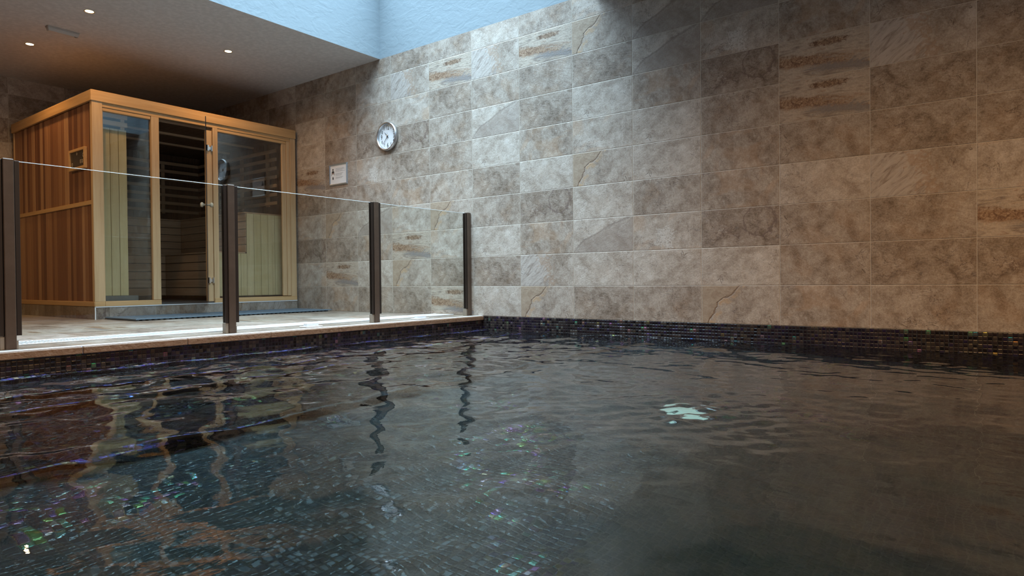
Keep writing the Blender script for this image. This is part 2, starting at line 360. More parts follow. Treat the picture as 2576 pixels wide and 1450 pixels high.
# ---------------------------------------------------------------- mosaic material
def mosaic_material(name, bright=False, size=0.0254, floor=False):
    t = NT(name)
    uv = t.n('ShaderNodeUVMap', uv_map='UVMap').outputs[0]
    sc = t.vmath('SCALE', uv); sc.node.inputs[3].default_value = 1.0/size
    cell = t.vmath('FLOOR', sc); fr = t.vmath('FRACTION', sc)
    wn = t.n('ShaderNodeTexWhiteNoise', noise_dimensions='3D'); t.link(cell, wn.inputs['Vector'])
    val = wn.outputs['Value']; R_, G_, B_ = t.sep(wn.outputs['Color'])
    if bright:
        col = t.ramp(val, [(0.0, (0.16, 0.12, 0.60)), (0.2, (0.34, 0.22, 0.55)), (0.36, (0.04, 0.03, 0.05)), (0.5, (0.75, 0.62, 0.45)), (0.64, (0.20, 0.26, 0.80)), (0.78, (0.50, 0.60, 0.45)), (0.9, (0.06, 0.04, 0.07))], 'CONSTANT')
    else:
        col = t.ramp(val, [(0.0, (0.010, 0.007, 0.008)), (0.28, (0.020, 0.013, 0.015)), (0.5, (0.032, 0.023, 0.023)), (0.66, (0.020, 0.013, 0.038)), (0.76, (0.045, 0.035, 0.030)), (0.88, (0.058, 0.048, 0.038)), (0.96, (0.085, 0.075, 0.062))], 'CONSTANT')
        if floor: col = t.mix(0.85, col, (0.056, 0.074, 0.086))  # blue grey wash in the floor colour stands in for lit murky water
        big = t.noise(uv, 1.4, 3)
        col = t.mix(t.math('MULTIPLY', t.step(big, 0.45, 0.65), 0.35), col, (0.018, 0.012, 0.042))
    fx, fy, _ = t.sep(fr)
    ex = t.math('MINIMUM', fx, t.math('SUBTRACT', 1.0, fx)); ey = t.math('MINIMUM', fy, t.math('SUBTRACT', 1.0, fy))
    e = t.math('MINIMUM', ex, ey)
    g = t.step(e, 0.085, 0.045)
    col = t.mix(g, col, (0.043, 0.056, 0.064) if floor else (0.014, 0.011, 0.010))
    wob = t.noise(t.vmath('ADD', sc, wn.outputs['Color']), 0.7, 2)
    nrm = t.bump(t.math('ADD', t.step(e, 0.03, 0.20), t.math('MULTIPLY', wob, 0.5)), 0.25 if floor else 0.55, 0.004)
    # each glass piece sits at its own slight tilt
    tilt = t.vmath('SCALE', t.vmath('SUBTRACT', wn.outputs['Color'], (0.5, 0.5, 0.5))); tilt.node.inputs[3].default_value = 0.16
    nrm = t.vmath('NORMALIZE', t.vmath('ADD', nrm, tilt))
    if floor:     # lustre pieces lie in drifts
        lus = t.math('MULTIPLY', t.step(t.noise(uv, 1.3, 3, 0.6), 0.52, 0.64), t.step(R_, 0.60, 0.72))
        lus = t.math('MULTIPLY', lus, t.step(t.sep(uv)[0], 1.7, 1.2))
        col = t.mix(t.math('MULTIPLY', lus, t.math('SUBTRACT', 1.0, g)), col, t.ramp(B_, [(0.0, (0.10, 0.06, 0.20)), (0.22, (0.17, 0.19, 0.08)), (0.45, (0.06, 0.08, 0.22)), (0.62, (0.20, 0.21, 0.13)), (0.8, (0.10, 0.21, 0.17))], 'CONSTANT'))
    thick = t.math('MULTIPLY_ADD', B_, 330.0, 230.0)
    b = t.bsdf(col, t.math('MULTIPLY_ADD', g, 0.6, 0.26), 0.0, nrm, 0.4)
    if floor: thick = t.math('MULTIPLY', thick, t.step(lus, 0.3, 0.5))
    elif not bright: thick = t.math('MULTIPLY', thick, t.step(R_, 0.945, 0.96))
    t.put(b.inputs['Thin Film Thickness'], thick); b.inputs['Thin Film IOR'].default_value = 1.9
    t.put(b.inputs['Metallic'], t.math('MULTIPLY', t.math('SUBTRACT', 1.0, g), 0.45 if bright else (t.math('MULTIPLY', lus, 0.5) if floor else 0.0)))
    return t.m

# ---------------------------------------------------------------- materials
STONE = stone_material('stone_wall_tile', bump=0.6, rough=0.5)
STONE_DARK = stone_material('slate_plinth_tile', gain=0.62)
DECK = stone_material('deck_floor_tile', gain=0.72, bump=0.45, rough=0.34)
PLASTER = plain('light_well_plaster', (0.80, 0.82, 0.82), 0.75)
def plaster_mat():
    t = NT('rough_plaster'); tc = t.n('ShaderNodeTexCoord').outputs['Object']
    mp = t.n('ShaderNodeMapping'); t.link(tc, mp.inputs[0]); mp.inputs['Scale'].default_value = (1, 1, 1.9)
    a = t.noise(mp.outputs[0], 4.5, 3, 0.5, 0.8); b = t.noise(mp.outputs[0], 13.0, 4, 0.6, 0.5)
    h = t.math('ADD', t.step(a, 0.44, 0.56), t.math('MULTIPLY', t.step(b, 0.42, 0.62), 0.45))
    nrm = t.bump(h, 0.075, 0.02)
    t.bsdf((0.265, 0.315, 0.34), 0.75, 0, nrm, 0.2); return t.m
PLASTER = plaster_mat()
PAINT = plain('ceiling_paint', (0.56, 0.53, 0.51), 0.8, bump=(60, 0.05, 0.002))
MOSAIC = mosaic_material('glass_mosaic')
MOSAIC_F = mosaic_material('pool_floor_mosaic', floor=True)
MOSAIC_B = mosaic_material('iridescent_mosaic_trim', True)
COPING = plain('coping_stone', (0.30, 0.185, 0.115), 0.55, bump=(38, 0.6, 0.012))
WHITE_PL = plain('white_plastic', (0.78, 0.79, 0.80), 0.35)
W_TRIM_Y = wood('hemlock_trim', (0.41, 0.235, 0.098), (0.51, 0.31, 0.14), (0.58, 0.37, 0.185), 'Y')
W_TRIM_X = wood('hemlock_trim_side', (0.41, 0.235, 0.098), (0.51, 0.31, 0.14), (0.58, 0.37, 0.185), 'X')
W_TRIM_Z = wood('hemlock_post', (0.42, 0.265, 0.135), (0.52, 0.345, 0.185), (0.60, 0.42, 0.24), 'Z')
W_CEDAR = wood('cedar_boards', (0.70, 0.62, 0.58), (0.85, 0.80, 0.78), (1.0, 1.0, 1.0), 'Z', attr=True)
W_PALE = wood('pale_vertical_boards', (0.47, 0.37, 0.19), (0.56, 0.455, 0.25), (0.63, 0.53, 0.31), 'Z', attr=True)
W_SLAT = wood('bench_slats', (0.40, 0.26, 0.15), (0.50, 0.34, 0.21), (0.58, 0.42, 0.27), 'Y')
W_SLATX = wood('bench_slats_side', (0.40, 0.26, 0.15), (0.50, 0.34, 0.21), (0.58, 0.42, 0.27), 'X')
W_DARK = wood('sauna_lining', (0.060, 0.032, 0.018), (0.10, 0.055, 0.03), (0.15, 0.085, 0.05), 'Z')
BLACK = plain('heater_panel_black', (0.008, 0.008, 0.009), 0.5)
CHROME = plain('chrome', (0.75, 0.75, 0.76), 0.12, 1.0)
STEEL = plain('brushed_steel', (0.55, 0.55, 0.56), 0.33, 1.0)
BRONZE = plain('bronze_powder_coat', (0.12, 0.082, 0.060), 0.38, 0.25, bump=(45, 0.05, 0.002))
BRONZE_DK = plain('bronze_channel', (0.035, 0.024, 0.019), 0.4, 0.2)
SHOE = plain('post_shoe_metal', (0.40, 0.35, 0.29), 0.4, 0.5)
DARKFLOOR = plain('sauna_floor', (0.05, 0.045, 0.042), 0.5)
MATBLUE = plain('rubber_mat', (0.13, 0.18, 0.23), 0.55)
KNOBW = wood('turned_knob', (0.36, 0.28, 0.19), (0.46, 0.37, 0.26), (0.54, 0.45, 0.33), 'Z')
INK = plain('black_ink', (0.02, 0.02, 0.022), 0.6)
GREYINK = plain('grey_ink', (0.35, 0.35, 0.36), 0.7)
PAPER = plain('white_paper', (0.80, 0.80, 0.80), 0.6)
def glass_pane(name, tint=(0.97, 0.985, 0.98), refl=1.0, f0=1.5, base=0.0):
    t = NT(name); fr = t.n('ShaderNodeFresnel'); back = t.n('ShaderNodeNewGeometry').outputs['Backfacing']
    t.put(fr.inputs[0], t.math('MULTIPLY_ADD', back, 1.0/f0 - f0, f0))
    k = t.math('MULTIPLY_ADD', fr.outputs[0], refl, base, clamp=True)
    tr = t.n('ShaderNodeBsdfTransparent'); tr.inputs[0].default_value = c4(tint)
    gl = t.n('ShaderNodeBsdfGlossy'); gl.inputs['Roughness'].default_value = 0.0
    mx = t.n('ShaderNodeMixShader'); t.link(k, mx.inputs[0]); t.link(tr.outputs[0], mx.inputs[1]); t.link(gl.outputs[0], mx.inputs[2])
    t.link(mx.outputs[0], t.out.inputs[0]); return t.m
GLASS = glass_pane('clear_glass', (0.93, 0.95, 0.94), 0.6)
SAUNA_GLASS = glass_pane('tinted_sauna_glass', (0.97, 0.975, 0.96), 1.0, base=0.05)
DOOR_GLASS = glass_pane('tinted_door_glass', (0.10, 0.09, 0.09), 0.8)
EDGE = plain('polished_glass_edge', (0.80, 0.86, 0.88), 0.15, 0.0)
def emit(name, c, s):
    t = NT(name); e = t.n('ShaderNodeEmission'); e.inputs[0].default_value = c4(c); e.inputs[1].default_value = s
    t.link(e.outputs[0], t.out.inputs[0]); return t.m
BULB = emit('warm_bulb', (1.0, 0.80, 0.42), 9.0)
REFLECTOR = plain('gold_reflector', (0.85, 0.55, 0.22), 0.3, 0.6)
POOL_LED = emit('pool_light_lens', (0.66, 0.93, 0.85), 0.62)

# ---------------------------------------------------------------- room shell
XB, XF, YL = -7.80, 5.2, -8.6
struct(tiled('wall_right', STONE, tile_grid('Y', 0.0, XB, XF, 0.0, CEIL, force=True)), 'long stone tiled wall behind the pool')
struct(tiled('wall_back', STONE, tile_grid('X', XB, YL, 0.0, 0.0, CEIL)), 'brown stone tiled wall behind the sauna')
bm = bmesh.new(); quad(bm, [(XF, YL, -0.2), (XF, 0, -0.2), (XF, 0, CEIL), (XF, YL, CEIL)])
struct(link_mesh('wall_front', bm, plain('beige_paint', (0.36, 0.29, 0.23), 0.8)))
bm = bmesh.new(); quad(bm, [(XB, YL, -0.2), (XF, YL, -0.2), (XF, YL, CEIL), (XB, YL, CEIL)])
struct(link_mesh('wall_left', bm, bpy.data.materials['beige_paint']))
bm = bmesh.new()
T = 0.03
for a, b in (((XB, YL), (SX0, 0)), ((SX1, YL), (XF, 0)), ((SX0, YL), (SX1, SY0))):
    quad(bm, [(a[0], a[1], CEIL), (a[0], b[1], CEIL), (b[0], b[1], CEIL), (b[0], a[1], CEIL)])
bmesh.ops.remove_doubles(bm, verts=bm.verts[:], dist=1e-4)
struct(link_mesh('ceiling', bm, PAINT), 'painted ceiling with a light well opening')
bm = bmesh.new(); H = 4.0
quad(bm, [(SX0, SY0, CEIL), (SX0, SY1, CEIL), (SX0, SY1, H), (SX0, SY0, H)])
quad(bm, [(SX0, SY1, CEIL), (SX1, SY1, CEIL), (SX1, SY1, H), (SX0, SY1, H)])
quad(bm, [(SX1, SY1, CEIL), (SX1, SY0, CEIL), (SX1, SY0, H), (SX1, SY1, H)])
quad(bm, [(SX1, SY0, CEIL), (SX0, SY0, CEIL), (SX0, SY0, H), (SX1, SY0, H)])
bmesh.ops.remove_doubles(bm, verts=bm.verts[:], dist=1e-4)
struct(link_mesh('wall_light_well', bm, PLASTER), 'rough plastered sides of the light well')

# deck floor
PX = -2.28          # pool edge
WZ = -0.135         # water level
struct(tiled('floor', DECK, tile_grid('Z', 0.0, XB, PX-0.012, YL, 0.0, 0.6, 0.3)), 'tiled deck floor')
bm = bmesh.new()
for k in range(int(8.6/0.6)+1):
    y1 = -k*0.6 - 0.0015; y0 = max(YL, -(k+1)*0.6 + 0.0015)
    if y1 - y0 > 0.01: box(bm, (PX-0.016, y0, -0.042), (PX+0.012, y1, -0.0008), 0.004)
struct(link_mesh('trim_1', bm, COPING), 'brown stone coping edge of the pool')
# white strip standing in for the bright reflection on the coping top
bm = bmesh.new(); box(bm, (PX-0.055, YL, 0.0), (PX-0.005, -0.001, 0.004), 0.0015)
struct(link_mesh('trim_2', bm, WHITE_PL), 'white strip standing in for the bright reflection along the coping')

# pool basin with steps down from the deck edge
def basin():
    bm = bmesh.new(); uvl = bm.loops.layers.uv.new('UVMap')
    def face(ps, uvf, mat=0):
        fc = bm.faces.new([bm.verts.new(p) for p in ps]); fc.material_index = mat
        for lp in fc.loops: lp[uvl].uv = uvf(lp.vert.co)
    yz = lambda c: (c.y, c.z); xy = lambda c: (c.x, c.y); xz = lambda c: (c.x, c.z)
    prof = [(PX, -0.0405), (PX, WZ-0.035), (PX+0.06, WZ-0.035), (PX+0.06, WZ-0.22), (-1.75, WZ-0.22), (-1.75, WZ-0.36), (-1.5, WZ-0.36),
            (-1.5, WZ-0.50), (-0.60, WZ-0.50), (-0.60, WZ-0.62), (1.0, WZ-0.62), (XF, WZ-1.7)]
    s = 0.0254
    for k in range(len(prof)-1):
        (xa, za), (xb, zb) = prof[k], prof[k+1]
        YE = 0.0 if k < 4 else (-2.2 if k < 7 else -3.45)
        if k >= len(prof)-2:
            face([(xa, YL, za), (xb, YL, zb), (xb, 0, zb), (xa, 0, za)], xy, 2)
        elif abs(xa-xb) < 1e-6:
            if k > 0:
                zt = za - s/2
                face([(xa, YL, zt), (xa, YE, zt), (xa, YE, za), (xa, YL, za)], yz, 1)
                if YE < 0: face([(xa, YE, zt), (xa, 0, zt), (xa, 0, za), (xa, YE, za)], yz, 2)
            else: zt = za
            face([(xa, YL, zb), (xa, 0, zb), (xa, 0, zt), (xa, YL, zt)], yz)
        else:
            xt = xb
            if True:
                xt = xb - s if k > 1 and za > WZ-0.6 else (xb if k > 1 else xa)
                face([(xt, YL, za), (xb, YL, za), (xb, YE, za), (xt, YE, za)], xy, 1)
                if YE < 0: face([(xt, YE, za), (xb, YE, za), (xb, 0, za), (xt, 0, za)], xy, 2)
            if xt - xa > 1e-4: face([(xa, YL, za), (xt, YL, za), (xt, 0, za), (xa, 0, za)], xy, 2 if k > 8 else 0)
    face([(PX, 0, WZ-1.75), (XF, 0, WZ-1.75), (XF, 0, 0), (PX, 0, 0)], xz)
    face([(PX, YL, WZ-1.75), (XF, YL, WZ-1.75), (XF, YL, 0), (PX, YL, 0)], xz)
    return link_mesh('pool_basin', bm, [MOSAIC, MOSAIC_B, MOSAIC_F])
struct(basin(), 'dark glass mosaic pool lining with submerged steps')

# water
def water():
    x0, x1, y0, y1, st = PX+0.0005, XF-0.001, YL+0.001, -0.0005, 0.022
    # finer grid where the photograph looks, coarser behind the camera
    xs = np.arange(x0, x1+1e-6, st); ys = np.arange(-5.3, y1+1e-6, 0.018); ys[-1] = y1; xs[-1] = x1
    ys = np.concatenate([np.arange(y0, -5.31, 0.12), ys])
    Xg, Yg = np.meshgrid(xs, ys, indexing='ij')
    rng = np.random.RandomState(3); Z = np.zeros_like(Xg)
    amp = 0.36 + 0.70/(1+np.exp((Xg-0.2)*2.0))
    for k in range(70):
        lam = 0.10*(7.0**rng.rand()); th = rng.rand()*2*PI
        kx, ky = math.cos(th)*2*PI/lam, math.sin(th)*2*PI/lam
        a = 0.00034*(lam/0.2)**1.15
        ph = rng.rand()*2*PI
        wx, wy = rng.rand(2)*3+1
        Z += a*amp*np.sin(kx*Xg+ky*Yg+ph+0.7*np.sin(wx*Xg+ph)+0.7*np.sin(wy*Yg-ph))
    far = 1/(1+np.exp(-(Yg+2.6)*1.6))          # choppier towards the inlets in the far wall
    for k in range(26):
        lam = 0.055+0.10*rng.rand(); th = rng.rand()*2*PI
        Z += 0.00011*(0.35+far)*np.sin((math.cos(th)*Xg+math.sin(th)*Yg)*2*PI/lam+rng.rand()*6+1.2*np.sin(1.7*Xg+k)+1.2*np.sin(1.3*Yg-k))
    for (cx, cy, rr, aa) in ((1.0, -2.80, 0.45, 0.0075), (-0.35, -0.45, 0.25, 0.004), (1.35, -0.35, 0.22, 0.004), (0.3, -0.7, 0.35, 0.002), (-2.0, -2.8, 0.2, 0.0015)):
        d = np.exp(-((Xg-cx)**2+(Yg-cy)**2)/(rr*rr))
        for k in range(14):
            lam = 0.045+0.09*rng.rand(); th = rng.rand()*2*PI
            Z += aa*0.14*d*np.sin((math.cos(th)*Xg+math.sin(th)*Yg)*2*PI/lam+rng.rand()*6)
    n, m = Xg.shape
    me = bpy.data.meshes.new('pool_water')
    co = np.stack([Xg, Yg, Z], -1).reshape(-1, 3)
    idx = np.arange(n*m).reshape(n, m)
    q = np.stack([idx[:-1, :-1], idx[1:, :-1], idx[1:, 1:], idx[:-1, 1:]], -1).reshape(-1, 4)
    me.vertices.add(len(co)); me.vertices.foreach_set('co', co.ravel().astype(np.float32))
    me.loops.add(q.size); me.loops.foreach_set('vertex_index', q.ravel().astype(np.int32))
    me.polygons.add(len(q)); me.polygons.foreach_set('loop_start', (np.arange(len(q))*4).astype(np.int32))
    me.update(calc_edges=True)
    me.polygons.foreach_set('use_smooth', np.ones(len(q), dtype=bool))
    o = bpy.data.objects.new('pool_water', me); COL.objects.link(o); o.location = (0, 0, WZ)
    t = NT('water'); tc = t.n('ShaderNodeTexCoord').outputs['Object']
    h = t.math('ADD', t.noise(tc, 16, 3, 0.5, 0.4), t.math('MULTIPLY', t.noise(tc, 45, 2, 0.5), 0.25))
    nrm = t.bump(h, 0.10, 0.004)
    g = t.n('ShaderNodeBsdfGlass'); g.inputs['IOR'].default_value = 1.36; g.inputs['Roughness'].default_value = 0.0
    g.inputs['Color'].default_value = (1, 1, 1, 1); t.link(nrm, g.inputs['Normal'])
    t.link(g.outputs[0], t.out.inputs[0])
    va = t.n('ShaderNodeVolumeAbsorption'); va.inputs['Color'].default_value = (0.45, 0.72, 0.75, 1); va.inputs['Density'].default_value = 0.9
    t.link(va.outputs[0], t.out.inputs[1]); me.materials.append(t.m)
    tag(o, 'dark rippling pool water reflecting the stone wall and sauna', 'water', kind='stuff')
water()

# underwater pool light on the floor
pl = empty('pool_light', (0.75, -2.19, WZ-0.62), 'round glowing greenish white light on the pool floor', 'pool light')
bm = bmesh.new(); lathe(bm, [(0.125, 0.0), (0.13, 0.012), (0.108, 0.02), (0.108, 0.004), (0.125, 0.0)], 40); link_mesh('bezel', bm, STEEL, pl)
bm = bmesh.new(); lathe(bm, [(0.0005, 0.003), (0.107, 0.003), (0.095, 0.013), (0.0005, 0.018)], 40); link_mesh('lens', bm, POOL_LED, pl)

# ---------------------------------------------------------------- drain grate on the deck
bm = bmesh.new()
GX0, GX1 = -2.93, -2.66
box(bm, (GX0, YL+0.02, 0.0), (GX0+0.018, -0.02, 0.009), 0.002); box(bm, (GX1-0.018, YL+0.02, 0.0), (GX1, -0.02, 0.009), 0.002)
y = -0.03
while y > -5.2:
    box(bm, (GX0+0.018, y-0.011, 0.0005), (GX1-0.018, y, 0.008)); y -= 0.022
for fx in (0.33, 0.66): box(bm, (GX0+fx*(GX1-GX0)-0.004, -5.2, 0.0006), (GX0+fx*(GX1-GX0)+0.004, -0.03, 0.006))
tag(link_mesh('drain_grate', bm, WHITE_PL), 'long white slotted drain grate set along the pool edge behind the glass fence', 'drain grate')

# ---------------------------------------------------------------- glass fence
FX = -2.45
POST_Y = [-0.031, -1.262, -2.60, -3.895]
def make_post(y, label):
    t = empty('fence_post', (FX, y, 0.0), label, 'fence post', 'bronze posts of the glass pool fence')
    bm = bmesh.new(); hw = 0.026
    box(bm, (-0.024, -hw, 0.0), (0.026, hw, 1.052), 0.003); link_mesh('upright', bm, BRONZE, t)
    sides = (-1,) if y > -0.1 else (-1, 1)
    for s in sides:
        bm = bmesh.new()
        y0, y1 = s*hw, s*(hw+0.026)
        box(bm, (-0.016, y0, 0.075), (-0.006, y1, 1.046), 0.001); box(bm, (0.008, y0, 0.075), (0.018, y1, 1.046), 0.001)
        box(bm, (-0.016, y0, 0.075), (0.018, s*(hw+0.004), 1.046))
        link_mesh('glazing_channel', bm, BRONZE_DK, t)
    bm = bmesh.new()
    box(bm, (-0.030, -hw-0.022, 0.0), (0.014, -hw, 0.072), 0.002)
    if y < -0.1: box(bm, (-0.030, hw, 0.0), (0.012, hw+0.012, 0.05), 0.002)
    sh = link_mesh('shoe', bm, SHOE, t); sh['label'] = 'pale metal base shoe'
    return t
make_post(POST_Y[0], 'bronze fence post fixed against the stone wall at the pool corner')
make_post(POST_Y[1], 'second bronze fence post from the stone wall')
make_post(POST_Y[2], 'bronze fence post standing in front of the sauna right window')
make_post(POST_Y[3], 'nearest bronze fence post at the left edge of the view')
def make_panel(y0, y1, label):
    t = empty('glass_screen', (FX, (y0+y1)/2, 0.07), label, 'glass panel', 'clear panels of the glass pool fence')
    h = (y1-y0)/2
    bm = bmesh.new(); box(bm, (-0.004, -h, 0), (0.006, h, 0.972)); link_mesh('pane', bm, GLASS, t)
    bm = bmesh.new(); box(bm, (-0.004, -h, 0.9722), (0.006, h, 0.9752), 0.001); e = link_mesh('polished_edge', bm, EDGE, t)
    e['label'] = 'bright polished top edge'
gaps = [(POST_Y[1]+0.0525, POST_Y[0]-0.0525), (POST_Y[2]+0.0525, POST_Y[1]-0.0525), (POST_Y[3]+0.0525, POST_Y[2]-0.0525), (-5.15, POST_Y[3]-0.0525)]
for (a, b), lb in zip(gaps, ['clear glass fence panel next to the stone wall', 'clear glass fence panel in front of the wall sign and sauna corner',
                             'clear glass fence panel across the left half of the sauna', 'clear glass fence panel cut off by the left edge of the view']):
    make_panel(a, b, lb)
for y, lb in ((-1.93, 'white clamp block under the glass fence before the sauna right window'), (-0.72, 'white clamp block under the glass fence panel next to the wall')):
    t = empty('glass_clamp', (FX, y, 0.0), lb, 'glass clamp', 'white clamp blocks under the glass fence')
    bm = bmesh.new(); box(bm, (-0.05, -0.075, 0.0), (0.05, 0.075, 0.010), 0.003); link_mesh('base_plate', bm, WHITE_PL, t)
    bm = bmesh.new(); box(bm, (-0.022, -0.055, 0.0105), (0.024, 0.055, 0.034), 0.003)
    link_mesh('jaw', bm, WHITE_PL, t)

# ---------------------------------------------------------------- sauna plinth and mat
X0, X1, Y0, Y1 = -5.36, -7.70, -2.388, -0.038
PH = 0.128
cells = tile_grid('X', X0+0.003, Y0, Y1, 0.0, PH, 0.45, 0.45, vo=-0.13) + tile_grid('Y', Y0, X1, X0+0.003, 0.0, PH, 0.45, 0.45, vo=-0.2)
for c in tile_grid('Z', PH, X1, X0+0.003, Y0, Y1, 0.6, 0.3): cells.append(c)
struct(tiled('sauna_plinth', STONE_DARK, cells), 'low slate tiled plinth under the sauna')
bm = bmesh.new(); box(bm, (X0+0.002, Y0-0.003, 0), (X0+0.007, Y0+0.006, PH+0.001)); box(bm, (X0-0.006, Y0, PH), (X0+0.008, Y1, PH+0.003)); box(bm, (X0+0.002, Y0, PH-0.006), (X0+0.007, Y1, PH+0.003))
struct(link_mesh('trim_3', bm, WHITE_PL), 'white metal tile trim on the plinth edge')

bm = bmesh.new()
box(bm, (-4.66, -2.30, 0.012), (-5.35, -0.03, 0.022), 0.002)
yy = -2.29
while yy < -0.05:
    box(bm, (-4.675, yy, 0.0), (-5.33, yy+0.028, 0.0125)); yy += 0.056
for k in range(38):
    box(bm, (-4.662, -2.29+k*0.0595, 0.0225), (-5.345, -2.29+k*0.0595+0.03, 0.0245))
tag(link_mesh('duckboard_mat', bm, MATBLUE), 'blue grey ribbed rubber mat lying along the front of the sauna', 'mat')

# ---------------------------------------------------------------- sauna cabin
sa = empty('sauna_cabin', ((X0+X1)/2, (Y0+Y1)/2, PH+0.003), 'large wooden infrared sauna cabin with glass front standing by the stone wall', 'sauna')
OX, OY, OZ = sa.location
def part(name, bm, m, parent=sa, smooth=False, label=None):
    bmesh.ops.translate(bm, verts=bm.verts[:], vec=(-OX, -OY, -OZ))
    o = link_mesh(name, bm, m, None, None, smooth); o.parent = parent
    if label: o['label'] = label
    return o
TOP, BT = 2.31, 2.203
B0 = PH+0.003
# cedar board side walls
def cedar_wall(y_out, y_in, x_a, x_b, z_a, z_b):
    bm = bmesh.new(); lay = shade_layer(bm)
    tones = [(0.27, 0.130, 0.066), (0.19, 0.082, 0.044), (0.36, 0.195, 0.105), (0.22, 0.10, 0.052), (0.44, 0.26, 0.145), (0.155, 0.066, 0.036), (0.30, 0.155, 0.08)]
    x = x_a
    while x > x_b+0.01:
        wd = random.choice((0.062, 0.085, 0.085, 0.085)); xn = max(x-wd, x_b)
        c = random.choice(tones)
        sbox(bm, lay, (xn+0.0015, y_out + random.uniform(0, 0.002), z_a), (x-0.0015, y_in, z_b), c, 0.002)
        x = xn
    return bm
part('board_panel', cedar_wall(Y0+0.012, Y0+0.03, X0-0.03, X1+0.02, 1.207, BT), W_CEDAR, label='upper cedar board side panel')
part('board_panel', cedar_wall(Y0+0.012, Y0+0.03, X0-0.03, X1+0.02, 0.18, 1.165), W_CEDAR, label='lower cedar board side panel')
bm = bmesh.new(); box(bm, (X0-0.03, Y0+0.002, 1.165), (X1+0.02, Y0+0.03, 1.207), 0.002); part('side_rail', bm, W_TRIM_X)
bm = bmesh.new(); box(bm, (X0-0.004, Y0-0.004, B0), (X1, Y0+0.035, 0.18), 0.003); part('bottom_rail', bm, W_TRIM_X)
bm = bmesh.new(); box(bm, (X1+0.035, Y0+0.002, 0.18), (X1, Y0+0.035, BT), 0.003); part('rear_post', bm, W_TRIM_Z)
# inner lining: side walls, rear wall, floor, roof
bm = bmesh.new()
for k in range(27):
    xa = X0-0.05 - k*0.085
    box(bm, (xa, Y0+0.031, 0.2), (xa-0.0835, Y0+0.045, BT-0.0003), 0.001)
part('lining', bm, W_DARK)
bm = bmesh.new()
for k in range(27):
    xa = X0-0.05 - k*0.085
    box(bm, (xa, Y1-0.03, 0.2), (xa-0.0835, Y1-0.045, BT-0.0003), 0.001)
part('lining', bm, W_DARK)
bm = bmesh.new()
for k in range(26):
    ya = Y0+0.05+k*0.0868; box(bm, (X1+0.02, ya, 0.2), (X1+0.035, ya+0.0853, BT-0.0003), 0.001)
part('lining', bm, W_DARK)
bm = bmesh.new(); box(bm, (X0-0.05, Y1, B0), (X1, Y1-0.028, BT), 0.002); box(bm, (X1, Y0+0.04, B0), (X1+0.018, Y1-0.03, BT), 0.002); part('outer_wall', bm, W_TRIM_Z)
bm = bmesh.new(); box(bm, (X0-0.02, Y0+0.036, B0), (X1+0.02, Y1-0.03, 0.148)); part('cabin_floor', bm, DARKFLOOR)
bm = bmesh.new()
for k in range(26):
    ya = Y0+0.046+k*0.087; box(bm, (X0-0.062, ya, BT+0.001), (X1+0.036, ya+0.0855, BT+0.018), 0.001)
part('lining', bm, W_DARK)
bm = bmesh.new()
for xx in (-5.62, -6.22, -6.82): box(bm, (xx, Y0+0.05, BT-0.022), (xx-0.045, Y1-0.05, BT+0.0005), 0.002)
part('ceiling_batten', bm, W_SLAT)
bm = bmesh.new(); box(bm, (X0-0.01, Y0+0.01, BT+0.0185), (X1+0.005, Y1-0.005, TOP-0.012)); part('roof', bm, plain('roof_plywood', (0.26, 0.20, 0.145), 0.7))
# cornice
bm = bmesh.new(); box(bm, (X0+0.012, Y0-0.012, BT), (X0-0.012, Y1, TOP), 0.002); part('cornice', bm, W_TRIM_Y, label='front cornice board')
bm = bmesh.new(); box(bm, (X0-0.0125, Y0-0.012, BT), (X1-0.01, Y0+0.012, TOP), 0.002); part('cornice', bm, W_TRIM_X, label='side cornice board')
bm = bmesh.new(); box(bm, (X0-0.02, Y0-0.006, TOP-0.006), (X1, Y0+0.12, TOP+0.003)); box(bm, (X0+0.006, Y0+0.0, TOP-0.006), (X0-0.12, Y1, TOP+0.003)); part('roof_edge', bm, W_TRIM_Y)
# front frame
def fbox(a, b, d0, d1, bev=0.002):    # (y,z) ranges, depth from front plane
    bm = bmesh.new(); box(bm, (X0-d0, a[0], a[1]), (X0-d1, b[0], b[1]), bev); return bm
part('corner_post', fbox((Y0, 0.18), (-2.292, BT), -0.001, 0.05), W_TRIM_Z)
part('corner_post', fbox((-0.115, 0.18), (Y1, BT), -0.001, 0.05), W_TRIM_Z)
part('corner_post', fbox((-0.165, 0.19), (-0.116, 2.155), 0.008, 0.05), W_TRIM_Z, label='stepped inner post trim')
part('mullion', fbox((-1.815, 0.185), (-1.735, 2.155), 0.004, 0.05), W_TRIM_Z)
part('mullion', fbox((-1.135, B0), (-1.075, 2.155), 0.004, 0.05), W_TRIM_Z)
part('mullion', fbox((-1.205, B0), (-1.136, 2.118), 0.022, 0.06), W_TRIM_Z, label='recessed hinge jamb')
for (ya, yb) in ((-2.291, -1.736), (-1.074, -0.166)):
    part('bottom_rail', fbox((ya if ya < -2 else -1.134, B0), (yb if ya < -2 else Y1, 0.182), -0.002, 0.055), W_TRIM_Y)
bm = fbox((Y0, B0), (-2.292, 0.1795), -0.002, 0.055); part('bottom_rail', bm, W_TRIM_Y)
part('top_rail', fbox((-2.291, 2.156), (-0.116, BT), 0.006, 0.05), W_TRIM_Y)
bm = bmesh.new(); box(bm, (X0-0.012, -2.291, 2.120), (X0-0.05, -1.816, 2.155), 0.004); box(bm, (X0-0.012, -1.074, 2.120), (X0-0.05, -0.166, 2.155), 0.004)
part('window_bead', bm, W_TRIM_Y)
bm = bmesh.new(); box(bm, (X0-0.016, -0.225, 0.19), (X0-0.046, -0.166, 2.119), 0.004); box(bm, (X0-0.014, -2.291, 0.1825), (X0-0.046, -2.283, 2.119))
part('window_bead', bm, W_TRIM_Z)
